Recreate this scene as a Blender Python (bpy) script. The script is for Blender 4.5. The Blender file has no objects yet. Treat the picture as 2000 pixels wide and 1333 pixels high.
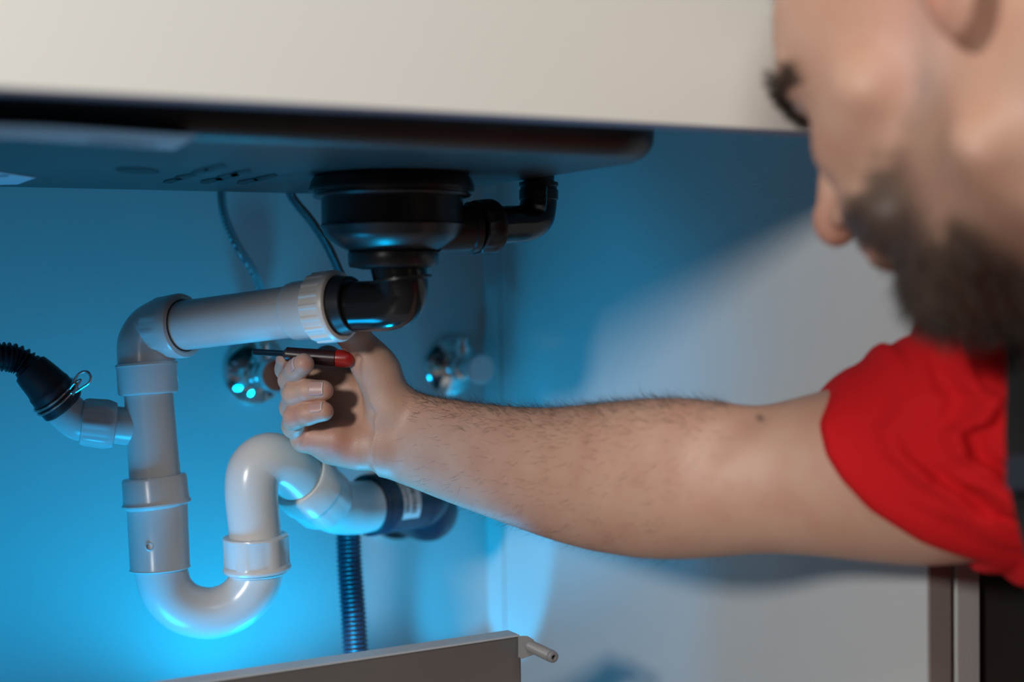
import bpy, bmesh, math, random
import numpy as np
from mathutils import Vector, Matrix
R = math.radians
rng = np.random.default_rng(7)

# ------------------------------------------------------------------ camera, world, lights, exposure
F = 2778.0                                   # 50 mm lens on a 36 mm sensor, in pixels of the 2000 px frame
CZ = 0.58
C = bpy.context.scene.collection
sc = bpy.context.scene
M = (Matrix.Rotation(R(-29), 3, 'Z') @ Matrix.Rotation(R(90 - 2.0), 3, 'X') @ Matrix.Rotation(R(-0.8), 3, 'Z'))
cam_d = bpy.data.cameras.new('camera'); cam = bpy.data.objects.new('camera', cam_d); C.objects.link(cam)
cam.matrix_world = Matrix.Translation((0, 0, CZ)) @ M.to_4x4()
cam_d.lens = 50; cam_d.sensor_width = 36; cam_d.clip_start = 0.02
cam_d.dof.use_dof = True; cam_d.dof.focus_distance = 1.10; cam_d.dof.aperture_fstop = 2.5
sc.camera = cam
sc.view_settings.view_transform = 'Standard'; sc.view_settings.look = 'None'
sc.view_settings.exposure = 0.0; sc.view_settings.gamma = 1.0
sc.view_settings.use_curve_mapping = False
wd = bpy.data.worlds.new('world'); sc.world = wd; wd.use_nodes = True
wd.node_tree.nodes['Background'].inputs[0].default_value = (0.75, 0.85, 1.0, 1)
wd.node_tree.nodes['Background'].inputs[1].default_value = 0.015

def light(name, kind, loc, target, energy, color, size=0.1, spot=None, blend=0.5):
    l = bpy.data.lights.new(name, kind); l.energy = energy; l.color = color
    if kind == 'AREA': l.shape = 'DISK'; l.size = size
    else: l.shadow_soft_size = size
    if spot: l.spot_size = R(spot); l.spot_blend = blend
    o = bpy.data.objects.new(name, l); C.objects.link(o); o.location = loc
    o.rotation_euler = (Vector(target) - Vector(loc)).to_track_quat('-Z', 'Y').to_euler()
    return o
light('key_lamp', 'AREA', (-1.10, -0.20, CZ + 0.42), (0.45, 0.95, CZ - 0.05), 22, (1.0, 0.97, 0.93), 0.22)
light('room_lamp', 'AREA', (-0.15, -0.55, CZ + 1.45), (0.35, 0.68, CZ), 16.5, (1.0, 0.97, 0.92), 0.9)
light('blue_lamp', 'SPOT', (0.45, 1.12, CZ - 0.43), (0.43, 1.25, CZ), 4.3, (0.0, 0.50, 1.0), 0.025, 136, 0.6)
light('blue_fill', 'AREA', (0.17, 1.025, CZ - 0.42), (0.27, 1.07, CZ), 1.15, (0.0, 0.46, 1.0), 0.14)
light('blue_beam', 'SPOT', (0.555, 1.275, CZ - 0.475), (0.706, 1.290, CZ - 0.27), 3.0, (0.0, 0.50, 1.0), 0.006, 46, 0.45)

# ------------------------------------------------------------------ helpers
def c3(px, py, d):                            # photo pixel + distance along the lens axis -> camera-frame point (right, depth, up)
    return np.array([(px - 1000) * d / F, d, (666.5 - py) * d / F])
Mn = np.array(M)
def c2w(p):
    p = np.atleast_2d(p)
    q = np.stack([p[:, 0], p[:, 2], -p[:, 1]], 1) @ Mn.T
    q[:, 2] += CZ
    return q
def P(px, py, d): return Vector(c2w(c3(px, py, d))[0])
def ray(px, py):
    return Vector(Mn @ np.array([(px - 1000) / F, (666.5 - py) / F, -1.0]))
def PY(px, py, y): r = ray(px, py); t = y / r.y; return Vector((0, 0, CZ)) + r * t
def PX(px, py, x): r = ray(px, py); t = x / r.x; return Vector((0, 0, CZ)) + r * t
def PZ(px, py, z): r = ray(px, py); t = (z - CZ) / r.z; return Vector((0, 0, CZ)) + r * t

def mat(name, col, rough=0.5, metal=0.0, var=0.0, vscale=8.0, bump=0.0, bscale=200.0, spec=0.5, sss=0.0, coat=0.0, trans=0.0, col2=None):
    m = bpy.data.materials.new(name); m.use_nodes = True
    nt = m.node_tree; b = nt.nodes['Principled BSDF']
    b.inputs['Base Color'].default_value = (*col, 1); b.inputs['Roughness'].default_value = rough
    b.inputs['Metallic'].default_value = metal; b.inputs['Specular IOR Level'].default_value = spec
    b.inputs['Coat Weight'].default_value = coat; b.inputs['Transmission Weight'].default_value = trans
    if sss:
        b.inputs['Subsurface Weight'].default_value = sss
        b.inputs['Subsurface Radius'].default_value = (1.0, 0.35, 0.2); b.inputs['Subsurface Scale'].default_value = 0.006
    tc = nt.nodes.new('ShaderNodeTexCoord')
    if var or col2:
        n = nt.nodes.new('ShaderNodeTexNoise'); n.inputs['Scale'].default_value = vscale; n.inputs['Detail'].default_value = 5
        nt.links.new(tc.outputs['Object'], n.inputs['Vector'])
        r = nt.nodes.new('ShaderNodeValToRGB'); r.color_ramp.elements[0].position = 0.32; r.color_ramp.elements[1].position = 0.68
        c2 = col2 or tuple(max(0, c * (1 - var)) for c in col)
        r.color_ramp.elements[0].color = (*c2, 1); r.color_ramp.elements[1].color = (*col, 1)
        nt.links.new(n.outputs['Fac'], r.inputs['Fac']); nt.links.new(r.outputs['Color'], b.inputs['Base Color'])
    if bump:
        n = nt.nodes.new('ShaderNodeTexNoise'); n.inputs['Scale'].default_value = bscale; n.inputs['Detail'].default_value = 3
        nt.links.new(tc.outputs['Object'], n.inputs['Vector'])
        bp = nt.nodes.new('ShaderNodeBump'); bp.inputs['Strength'].default_value = bump; bp.inputs['Distance'].default_value = 0.001
        nt.links.new(n.outputs['Fac'], bp.inputs['Height']); nt.links.new(bp.outputs['Normal'], b.inputs['Normal'])
    return m

def tag(o, label=None, cat=None, group=None, kind=None):
    if label: o['label'] = label
    if cat: o['category'] = cat
    if group: o['group'] = group
    if kind: o['kind'] = kind
    return o
def thing(name, loc, label, cat, group=None):
    o = bpy.data.objects.new(name, None); C.objects.link(o); o.location = loc; o.empty_display_size = 0.02
    return tag(o, label, cat, group)
def root_loc(o):
    while o.parent: o = o.parent
    return Vector(o.location)
def obj(name, vf, m, parent=None, smooth=True, sharp=35):
    V, Fc = vf
    me = bpy.data.meshes.new(name); V = np.asarray(V, float)
    if parent is not None: V = V - np.array(root_loc(parent))
    me.from_pydata(V.tolist(), [], [list(map(int, f)) for f in Fc]) if not isinstance(Fc, np.ndarray) else fast_mesh(me, V, Fc)
    me.validate(); me.update()
    for mm in (m if isinstance(m, (list, tuple)) else [m]): me.materials.append(mm)
    if smooth:
        me.polygons.foreach_set('use_smooth', [True] * len(me.polygons))
        if sharp: me.set_sharp_from_angle(angle=R(sharp))
    o = bpy.data.objects.new(name, me); C.objects.link(o)
    if parent is not None: o.parent = parent
    return o
def fast_mesh(me, V, Q):
    me.vertices.add(len(V)); me.vertices.foreach_set('co', V.astype(np.float32).ravel())
    me.loops.add(Q.size); me.loops.foreach_set('vertex_index', Q.astype(np.int32).ravel())
    me.polygons.add(len(Q)); me.polygons.foreach_set('loop_start', np.arange(0, Q.size, Q.shape[1], dtype=np.int32))
    me.update(calc_edges=True)
def join(*vfs):
    V = []; Fc = []
    for v, f in vfs:
        n = len(V); V += [tuple(x) for x in v]; Fc += [[i + n for i in q] for q in f]
    return V, Fc
def box(lo, hi, bev=0.0, mtx=None):
    bm = bmesh.new(); bmesh.ops.create_cube(bm, size=1)
    lo = Vector(lo); hi = Vector(hi); s = hi - lo; c = (lo + hi) / 2
    for v in bm.verts: v.co = Vector((v.co.x * s.x + c.x, v.co.y * s.y + c.y, v.co.z * s.z + c.z))
    if bev: bmesh.ops.bevel(bm, geom=bm.edges[:], offset=bev, segments=2, affect='EDGES')
    if mtx: bmesh.ops.transform(bm, matrix=mtx, verts=bm.verts)
    bm.normal_update(); bm.verts.index_update()
    r = ([v.co[:] for v in bm.verts], [[v.index for v in f.verts] for f in bm.faces]); bm.free(); return r
def frames(pts):
    pts = [Vector(p) for p in pts]; T = []
    for i in range(len(pts)):
        a = pts[max(i - 1, 0)]; b = pts[min(i + 1, len(pts) - 1)]; k = 1
        d = b - a
        while d.length < 1e-7 and k < 6:
            k += 1; d = pts[min(i + k, len(pts) - 1)] - pts[max(i - k, 0)]
        T.append(d.normalized())
    u = T[0].orthogonal().normalized(); out = []
    for t in T:
        u = (u - t * u.dot(t)).normalized(); out.append((t, u, t.cross(u)))
    return pts, out
def sweep(pts, rad, seg=40, caps=True, ribs=None, flat=1.0):
    pts, fr = frames(pts); V = []; Fc = []
    rad = rad if hasattr(rad, '__len__') else [rad] * len(pts)
    for i, (p, (t, u, w)) in enumerate(zip(pts, fr)):
        for k in range(seg):
            a = 2 * math.pi * k / seg; r = rad[i]
            if ribs and ribs[2] <= i <= ribs[3]:
                s = math.cos(a * ribs[0]); r += ribs[1] * max(-1, min(1, s * 3))
            V.append(tuple(p + (u * math.cos(a) + w * math.sin(a) * flat) * r))
    for i in range(len(pts) - 1):
        for k in range(seg):
            a = i * seg + k; b = i * seg + (k + 1) % seg
            Fc.append([a, b, b + seg, a + seg])
    if caps:
        Fc.append(list(range(seg))[::-1]); Fc.append([(len(pts) - 1) * seg + k for k in range(seg)])
    return V, Fc
def lathe(p0, p1, prof, seg=48, ribs=None, caps=True):
    """prof: (t along p0->p1 in metres, radius)"""
    p0 = Vector(p0); ax = (Vector(p1) - p0).normalized(); u = ax.orthogonal().normalized(); w = ax.cross(u); V = []; Fc = []
    for i, (t, r) in enumerate(prof):
        for k in range(seg):
            a = 2 * math.pi * k / seg; rr = r
            if ribs and ribs[2] <= i <= ribs[3]: rr += ribs[1] * max(-1, min(1, 3 * math.cos(a * ribs[0]) - 1.2))
            V.append(tuple(p0 + ax * t + (u * math.cos(a) + w * math.sin(a)) * rr))
    n = len(prof)
    for i in range(n - 1):
        for k in range(seg):
            a = i * seg + k; b = i * seg + (k + 1) % seg; Fc.append([a, b, b + seg, a + seg])
    if caps: Fc.append(list(range(seg))[::-1]); Fc.append([(n - 1) * seg + k for k in range(seg)])
    return V, Fc
def catmull(pts, n=10):
    pts = [Vector(p) for p in pts]; pp = [pts[0] * 2 - pts[1]] + pts + [pts[-1] * 2 - pts[-2]]; out = []
    for i in range(1, len(pp) - 2):
        a, b, c, d = pp[i - 1:i + 3]
        for k in range(n):
            t = k / n
            out.append(0.5 * ((2 * b) + (c - a) * t + (2 * a - 5 * b + 4 * c - d) * t * t + (3 * b - a - 3 * c + d) * t ** 3))
    out.append(pts[-1]); return out
def path(rows, n=10): return catmull([P(*r) for r in rows], n)
def interp(vals, n): 
    x = np.linspace(0, len(vals) - 1, n); return np.interp(x, range(len(vals)), vals)
def resample(pts, step):
    pts = np.array([tuple(p) for p in pts]); s = np.r_[0, np.cumsum(np.linalg.norm(np.diff(pts, axis=0), axis=1))]
    t = np.arange(0, s[-1], step); return [Vector([np.interp(x, s, pts[:, k]) for k in range(3)]) for x in t], s[-1]
def prism(poly, off):                          # flat polygon with a little thickness
    n = len(poly); off = Vector(off)
    V = [tuple(p) for p in poly] + [tuple(Vector(p) + off) for p in poly]
    Fc = [list(range(n)), [n + i for i in range(n)][::-1]] + [[i, i + n, (i + 1) % n + n, (i + 1) % n] for i in range(n)]
    return V, Fc

# ------------------------------------------------------------------ materials
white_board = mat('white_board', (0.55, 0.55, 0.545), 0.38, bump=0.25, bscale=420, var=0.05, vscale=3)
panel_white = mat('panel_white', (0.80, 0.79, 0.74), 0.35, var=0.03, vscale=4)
edge_grey = mat('edge_grey', (0.30, 0.27, 0.25), 0.5, var=0.1)
dark_gap = mat('dark_gap', (0.03, 0.03, 0.03), 0.7)
brown_door = mat('brown_door', (0.05, 0.042, 0.036), 0.5, var=0.3, vscale=12)
floor_m = mat('floor_m', (0.16, 0.13, 0.11), 0.4, var=0.3, vscale=5)
sink_m = mat('sink_m', (0.045, 0.041, 0.041), 0.36, metal=0.2, var=0.25, vscale=14, bump=0.35, bscale=500)
black_pl = mat('black_plastic', (0.016, 0.015, 0.016), 0.33, bump=0.05, bscale=300)
black_gl = mat('black_gloss', (0.012, 0.012, 0.013), 0.16)
white_pl = mat('white_plastic', (0.72, 0.69, 0.67), 0.24, var=0.04, vscale=20, sss=0.12)
rubber = mat('rubber', (0.02, 0.022, 0.028), 0.38, bump=0.1)
rubber_blue = mat('collar_rubber', (0.016, 0.03, 0.055), 0.38)
hose_blue = mat('hose_plastic', (0.045, 0.06, 0.10), 0.32)
chrome = mat('chrome', (0.85, 0.84, 0.82), 0.07, metal=1.0)
steel = mat('steel', (0.55, 0.55, 0.56), 0.25, metal=1.0)
paper = mat('paper', (0.55, 0.60, 0.66), 0.55, var=0.05)
paper_ink = mat('paper_ink', (0.16, 0.19, 0.24), 0.6)
ink = mat('ink', (0.012, 0.010, 0.010), 0.6)
drawer_m = mat('drawer_metal', (0.20, 0.185, 0.18), 0.26, metal=0.4, var=0.08, vscale=10, bump=0.1, bscale=600)
clip_m = mat('clip_grey', (0.20, 0.195, 0.20), 0.45)
frost = mat('frosted_plastic', (0.80, 0.86, 0.90), 0.30, sss=0.6)
red_pl = mat('red_plastic', (0.38, 0.014, 0.010), 0.3, coat=0.2)
brass = mat('brass', (0.45, 0.25, 0.10), 0.3, metal=1.0)

def braid_mat():
    m = mat('braided_steel', (0.35, 0.36, 0.38), 0.35, metal=0.8)
    nt = m.node_tree; b = nt.nodes['Principled BSDF']; tc = nt.nodes.new('ShaderNodeTexCoord')
    w = nt.nodes.new('ShaderNodeTexWave'); w.bands_direction = 'DIAGONAL'; w.inputs['Scale'].default_value = 420; w.inputs['Distortion'].default_value = 1.5
    nt.links.new(tc.outputs['Object'], w.inputs['Vector'])
    r = nt.nodes.new('ShaderNodeValToRGB'); r.color_ramp.elements[0].color = (0.02, 0.025, 0.03, 1); r.color_ramp.elements[1].color = (0.45, 0.46, 0.48, 1)
    nt.links.new(w.outputs['Fac'], r.inputs['Fac']); nt.links.new(r.outputs['Color'], b.inputs['Base Color'])
    bp = nt.nodes.new('ShaderNodeBump'); bp.inputs['Distance'].default_value = 0.001; bp.inputs['Strength'].default_value = 0.8
    nt.links.new(w.outputs['Fac'], bp.inputs['Height']); nt.links.new(bp.outputs['Normal'], b.inputs['Normal'])
    return m
braid = braid_mat()

# ------------------------------------------------------------------ setting: the sink cabinet
YB = 1.335; XR = 0.706; YF = 0.70; XL = -0.12; ZT = CZ + 0.30; ZB = 0.08
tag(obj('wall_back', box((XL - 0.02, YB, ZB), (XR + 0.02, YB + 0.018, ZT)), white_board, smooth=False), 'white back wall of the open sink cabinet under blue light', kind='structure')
# side wall: back stile, thin groove, then the main board
gy = PX(980, 800, XR).y
sv = join(box((XR, YF, ZB), (XR + 0.018, gy - 0.0012, ZT)), box((XR, gy + 0.0012, ZB), (XR + 0.018, YB, ZT)))
wr = tag(obj('wall_right', sv, white_board, smooth=False), 'white right side wall of the cabinet', kind='structure')
g = obj('groove', box((XR + 0.003, gy - 0.0012, ZB), (XR + 0.018, gy + 0.0012, ZT)), dark_gap, wr, smooth=False)
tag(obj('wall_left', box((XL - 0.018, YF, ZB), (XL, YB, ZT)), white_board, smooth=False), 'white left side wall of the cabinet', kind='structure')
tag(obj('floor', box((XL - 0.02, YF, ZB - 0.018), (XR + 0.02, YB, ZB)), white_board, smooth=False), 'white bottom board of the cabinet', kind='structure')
tag(obj('trim_1', box((XR + 0.0005, YF - 0.002, ZB), (XR + 0.0200, YF - 0.0002, ZT)), edge_grey, smooth=False), 'grey front edge of the cabinet side', kind='structure')
tag(obj('trim_2', box((XR + 0.0265, YF - 0.002, ZB), (XR + 0.047, YB, ZT)), white_board, smooth=False), 'pale side board of the neighbouring cabinet', kind='structure')
tag(obj('trim_3', box((XR + 0.0185, YF + 0.004, ZB), (XR + 0.0262, YB, ZT)), dark_gap, smooth=False), 'dark joint between the two cabinets', kind='structure')
dr = thing('cabinet_door', (XR + 0.26, YF + 0.014, ZB), 'dark brown cabinet door beyond the right side wall, behind the red shirt', 'cabinet door')
obj('door_panel', box((XR + 0.049, YF + 0.004, ZB), (XR + 0.50, YF + 0.024, ZT - 0.004), 0.002), brown_door, dr, smooth=False)
tag(obj('floor_2', box((-2.5, -2.5, -0.02), (2.5, 2.5, 0)), floor_m, smooth=False), 'dark kitchen floor', kind='structure')
tag(obj('wall_far', box((-2.5, YB + 0.05, 0), (2.5, YB + 0.10, 2.4)), white_board, smooth=False), 'white kitchen wall', kind='structure')
tag(obj('trim_4', box((XL - 0.018, YF, 0), (XR + 0.5, YF + 0.016, ZB - 0.018)), white_board, smooth=False), 'white plinth', kind='structure')

# white front panel over the opening
zp = PY(1000, 229, 0.68).z
fp = thing('front_panel', (0.3, 0.69, zp), 'wide white false drawer front above the open cabinet, in front of the sink', 'cabinet panel')
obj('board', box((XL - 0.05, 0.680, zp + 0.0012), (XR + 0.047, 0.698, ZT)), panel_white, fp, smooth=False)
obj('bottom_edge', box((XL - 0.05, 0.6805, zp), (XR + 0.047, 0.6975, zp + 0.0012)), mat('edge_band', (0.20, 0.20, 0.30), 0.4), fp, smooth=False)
wt = thing('worktop', (0.3, 1.0, ZT), 'pale kitchen worktop over the sink cabinet', 'worktop')
ct = mat('worktop_mat', (0.45, 0.42, 0.40), 0.4, var=0.3, vscale=90)
bx0, bx1, by0, by1 = -0.10, 0.553, 0.758, 1.152
obj('slab', join(box((XL - 0.05, 0.66, ZT), (XR + 0.5, by0 - 0.001, ZT + 0.03)), box((XL - 0.05, by1 + 0.001, ZT), (XR + 0.5, YB + 0.03, ZT + 0.03)),
    box((XL - 0.05, by0 - 0.001, ZT), (bx0 - 0.001, by1 + 0.001, ZT + 0.03)), box((bx1 + 0.001, by0 - 0.001, ZT), (XR + 0.5, by1 + 0.001, ZT + 0.03))), ct, wt, smooth=False)

# ------------------------------------------------------------------ sink bowl
ZS = CZ + 0.085
sk = thing('kitchen_sink', ((bx0 + bx1) / 2, (by0 + by1) / 2, ZS), 'dark underside of the kitchen sink bowl above the pipes', 'sink')
def rrect(x0, x1, y0, y1, r, z, n=10):
    out = []
    for cx, cy, a0 in ((x1 - r, y1 - r, 0), (x0 + r, y1 - r, 90), (x0 + r, y0 + r, 180), (x1 - r, y0 + r, 270)):
        for k in range(n + 1):
            a = R(a0 + 90 * k / n); out.append((cx + r * math.cos(a), cy + r * math.sin(a), z))
    return out
def rings(rs, closed_bottom=True):
    V = []; Fc = []; n = len(rs[0])
    for r in rs: V += r
    for i in range(len(rs) - 1):
        for k in range(n): Fc.append([i * n + k, i * n + (k + 1) % n, (i + 1) * n + (k + 1) % n, (i + 1) * n + k])
    Fc.append([(len(rs) - 1) * n + k for k in range(n)])
    return V, Fc
rs = []; fr_ = 0.016
for z in (ZT + 0.031, ZS + 0.06, ZS + fr_ + 0.004): rs.append(rrect(bx0, bx1, by0, by1, 0.055, z))
for k in range(9):
    a = R(90 * k / 8); ins = fr_ * (1 - math.cos(a)); rs.append(rrect(bx0 + ins, bx1 - ins, by0 + ins, by1 - ins, 0.055 - ins * 0.8, ZS + fr_ * (1 - math.sin(a))))
obj('bowl', rings(rs), sink_m, sk, sharp=60)
o1 = rrect(bx0 - 0.012, bx1 + 0.012, by0 - 0.012, by1 + 0.012, 0.06, ZT + 0.0305); o2 = rrect(bx0, bx1, by0, by1, 0.055, ZT + 0.0335); o3 = rrect(bx0 + 0.0015, bx1 - 0.0015, by0 + 0.0015, by1 - 0.0015, 0.055, ZT + 0.03)
nn = len(o1); obj('rim', (o1 + o2 + o3, [[i * nn + k, i * nn + (k + 1) % nn, (i + 1) * nn + (k + 1) % nn, (i + 1) * nn + k] for i in range(2) for k in range(nn)]), steel, sk)
def zpoly(pts, z=ZS): return prism([PZ(x, y, z) - Vector((0, 0, 0.0001)) for x, y in pts], (0, 0, -0.0005))
s1 = tag(obj('paper_label', zpoly([(-120, 237), (100, 245), (386, 263), (338, 292), (100, 275), (-120, 262)]), mat('sticker_pale', (0.50, 0.53, 0.56), 0.5), sk, smooth=False), 'long pale strip sticker')
tx = []
x = 175.0
while x < 308:
    w = random.choice((5, 7, 9)); yb = 245 + (x - 100) * 0.068
    tx.append(prism([PZ(a, b, ZS) - Vector((0, 0, 0.0007)) for a, b in ((x, yb + 19), (x + w, yb + 19.4), (x + w - 6, yb + 27), (x - 6, yb + 26.6))], (0, 0, -0.0003))); x += w + random.choice((3, 3, 6))
obj('print', join(*tx), mat('print_grey', (0.22, 0.24, 0.26), 0.6), s1, smooth=False)
s2 = tag(obj('paper_label', zpoly([(-90, 334), (0, 336), (70, 346), (34, 359), (-90, 362)]), paper, sk, smooth=False), 'small pale blue sticker at the back edge')
obj('print', prism([PZ(a, b, ZS) - Vector((0, 0, 0.0007)) for a, b in ((-60, 340), (18, 340), (14, 343), (-64, 343))], (0, 0, -0.0003)), paper_ink, s2, smooth=False)
def ell(cx, cy, a, b, n=20, tilt=0): return [(cx + a * math.cos(t), cy + b * math.sin(t) + tilt * math.cos(t)) for t in np.linspace(0, 2 * math.pi, n, endpoint=False)]
tag(obj('stamped_mark', zpoly(ell(268, 333, 43, 5.5, tilt=2)), ink, sk, smooth=False), 'dark oval mark')
def bar(x0, y0, x1, y1, w): return zpoly([(x0, y0), (x0 + 4, y0 - w), (x1, y1 - w), (x1 + 6, y1), (x0 + 14, y0 + 1.5)])
obj('stamped_mark', join(bar(318, 356, 350, 350, 4), bar(340, 349, 378, 343, 5), bar(372, 339, 402, 331, 4), bar(398, 333, 436, 325, 6)), ink, sk, smooth=False)
obj('stamped_mark', join(bar(390, 357, 430, 350, 5), bar(420, 350, 462, 341, 6), bar(448, 343, 486, 335, 5)), ink, sk, smooth=False)
obj('stamped_mark', join(bar(462, 358, 500, 352, 5), bar(494, 351, 536, 343, 4)), ink, sk, smooth=False)

# ------------------------------------------------------------------ black drain fitting under the bowl
DC = 1.03; k0 = DC / F
dax = P(767, 430, DC)
def zz(py): return P(767, py, DC).z
dt = thing('sink_drain', (dax.x, dax.y, ZS), 'black plastic basket strainer hanging under the sink bowl', 'drain fitting')
def vl(rows, x=0.0, **kw):
    b = Vector((dax.x, dax.y, 0)) + Vector((x * k0, 0, 0)); z0 = zz(rows[0][0])
    return lathe(b + Vector((0, 0, z0)), b + Vector((0, 0, z0 - 1)), [(z0 - zz(y), r * k0) for y, r in rows], seg=64, **kw)
z0y = 345
obj('flange', vl([(z0y, 150), (352, 156), (364, 160), (371, 162), (374, 161), (376, 152), (380, 150), (382, 155), (386, 152), (389, 142)]), black_pl, dt)
obj('cup', vl([(386, 138), (430, 138), (438, 139), (441, 142), (444, 141), (448, 137), (458, 134), (468, 125), (478, 110), (486, 96), (492, 84)]), black_pl, dt)
obj('collar_nut', vl([(491, 83), (493, 88), (498, 89), (516, 88), (521, 85), (523, 74), (526, 62)]), black_pl, dt)
el = catmull([P(777, 515, 1.03), P(783, 545, 1.03), P(786, 572, 1.031), P(776, 590, 1.033), P(752, 597, 1.037), P(700, 599, 1.046), P(640, 603, 1.056)], 8)
rr = np.interp(np.arange(len(el)), [0, 9, 16, len(el) - 1], [55, 53, 50, 50]) * 1.035 / F
ee = obj('outlet_elbow', sweep(el, list(rr), 48), black_gl, dt)
obj('bead_ring', lathe(P(783, 544, 1.03), P(784, 552, 1.03), [(-0.0005, 0.0195), (0, 0.0228), (0.0018, 0.0228), (0.0026, 0.0198)]), black_pl, dt)
# overflow branch to the right
ov = [P(850, 449, 1.035), P(910, 446, 1.045), P(990, 440, 1.07), P(1030, 437, 1.085)]
obj('side_outlet', lathe(ov[0], ov[1], [(0, 46 * k0), (0.026, 46 * k0), (0.027, 49 * k0), (0.032, 49 * k0)]), black_pl, dt)
obj('ribbed_ring', lathe(P(925, 445, 1.048), P(990, 440, 1.07), [(-0.001, 0.0185), (0, 0.0198), (0.011, 0.0200), (0.012, 0.0205), (0.0165, 0.0205), (0.0175, 0.017)], ribs=(14, 0.0004, 1, 2)), black_pl, dt)
pth = catmull([P(940, 443, 1.052), P(990, 439, 1.068), P(1028, 436, 1.08), P(1046, 424, 1.086), P(1051, 402, 1.088), P(1052, 385, 1.088)], 8)
obj('overflow_elbow', sweep(pth, 0.0142, 40), black_gl, dt)
ovc = thing('overflow_connector', P(1052, 372, 1.088), 'small black overflow hose connector at the right edge of the sink', 'hose connector')
obj('hose_end', sweep([P(1052, y, 1.088) for y in (398, 392, 390, 372, 370, 366, 364, 357, 355, 340)], [0.0125, 0.0135, 0.0150, 0.0150, 0.0140, 0.0140, 0.0150, 0.0150, 0.012, 0.012], 32), black_pl, ovc)
obj('clip', join(*[lathe(P(1042, 395 - 10 * i, 1.07), P(1060, 398 - 10 * i, 1.07), [(-0.001, 0.0), (-0.001, 0.0055), (0.001, 0.0068), (0.009, 0.0068), (0.010, 0.005)], seg=18) for i in range(3)]), black_gl, ovc)

# ------------------------------------------------------------------ white trap assembly
tp = thing('waste_trap', P(410, 1245, 1.13), 'white plastic U-bend sink trap with horizontal pipe, elbow and tee', 'drain pipe')
def seg2(name, a, b, prof, m=white_pl, ribs=None, parent=tp, label=None):
    """prof rows (fraction of a->b, radius m)"""
    a = P(*a); b = P(*b); L = (b - a).length
    o = obj(name, lathe(a, b, [(t * L, r) for t, r in prof], ribs=ribs, seg=72 if ribs else 48), m, parent)
    if label: o['label'] = label
    return o
PA = (658, 598, 1.0505); PB = (352, 637, 1.118)
a = Vector(P(*PA)); b = Vector(P(*PB)); ax = (b - a).normalized()
obj('horizontal_pipe', lathe(a, b, [(0.010, 0.0205), (0.012, 0.0222), (0.036, 0.0222), (0.039, 0.0215), (0.041, 0.0196), ((b - a).length + 0.03, 0.0196)], seg=64), white_pl, tp)
nut = obj('compression_nut', lathe(a - ax * 0.003, b, [(0.003, 0.0212), (0.0, 0.0218), (-0.0012, 0.0235), (-0.0005, 0.0258), (0.0015, 0.0266), (0.003, 0.0268), (0.0035, 0.0262), (0.019, 0.0262), (0.0195, 0.0258), (0.021, 0.0235), (0.022, 0.0218)], seg=144, ribs=(18, 0.0006, 6, 7), caps=False), mat('cream_plastic', (0.82, 0.77, 0.72), 0.35, sss=0.1), tp)
nut['label'] = 'cream ribbed nut open towards the black elbow'
sr = obj('seal_ring', lathe(a - ax * 0.003, b, [(-0.0105, 0.0182), (-0.0115, 0.0190), (-0.0110, 0.0206), (-0.0060, 0.0212), (0.0, 0.0219), (0.006, 0.0219)], seg=56), rubber, tp)
# elbow on the left with its socket
a2 = P(*PB)
obj('socket_ring', lathe(a2 - ax * 0.004, a2 + ax, [(0.002, 0.0198), (0.0, 0.0205), (-0.001, 0.0225), (0.0, 0.0248), (0.002, 0.0256), (0.010, 0.0254), (0.013, 0.0246), (0.022, 0.0244), (0.026, 0.0232)], seg=96, ribs=(12, 0.0004, 6, 7), caps=False), white_pl, tp)
obj('inner_seal', lathe(a2 - ax * 0.0035, a2 + ax, [(0, 0.0194), (-0.0008, 0.0200), (-0.0008, 0.0206), (0.002, 0.0208)], seg=48, caps=False), rubber, tp)
ep = catmull([a2 + ax * 0.004, a2 + ax * 0.014, P(303, 650, 1.13), P(288, 672, 1.13), P(286, 700, 1.128), P(287, 722, 1.127)], 8)
obj('elbow', sweep(ep, list(interp([0.0236, 0.0236, 0.0236, 0.0232, 0.0226, 0.0222], len(ep))), 48), white_pl, tp)
seg2('socket', (286, 708, 1.127), (290, 772, 1.126), [(0, 0.0222), (0.03, 0.0238), (0.10, 0.0242), (0.16, 0.0234), (0.9, 0.0234), (0.96, 0.0226), (1.0, 0.020)])
seg2('tee_body', (290, 765, 1.126), (303, 935, 1.125), [(0, 0.0190), (0.5, 0.0194), (1, 0.0200)])
seg2('socket', (301, 930, 1.125), (307, 992, 1.125), [(0, 0.0205), (0.02, 0.0243), (0.1, 0.0252), (0.72, 0.0256), (0.80, 0.0262), (0.85, 0.0270), (0.90, 0.0268), (0.95, 0.0245), (1.0, 0.0235)])
seg2('sleeve', (307, 985, 1.125), (313, 1113, 1.125), [(0, 0.0236), (0.96, 0.0232), (0.98, 0.0238), (1.0, 0.0225)])
mk = P(292, 1068, 1.1015); nrm = (Vector((0, 0, CZ)) - mk).normalized()
obj('moulded_ring', lathe(mk + nrm * -0.001, mk + nrm, [(0.0, 0.0033), (0.0012, 0.0036), (0.0018, 0.0030), (0.0018, 0.0024), (0.0008, 0.0022)], seg=24, caps=False), white_pl, tp)
up = catmull([P(313, 1095, 1.125), P(315, 1118, 1.125), P(328, 1158, 1.127), P(360, 1188, 1.13), P(410, 1199, 1.135), P(458, 1184, 1.14), P(490, 1152, 1.143), P(503, 1118, 1.145), P(503, 1095, 1.145)], 8)
obj('u_bend', sweep(up, 0.0206, 48), white_pl, tp)
seg2('collar', (503.5, 1126, 1.145), (502, 1104, 1.145), [(0, 0.0215), (0.1, 0.0232), (0.45, 0.0232), (0.5, 0.0222), (0.6, 0.0222), (0.65, 0.0240), (1.0, 0.0242)])
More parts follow.
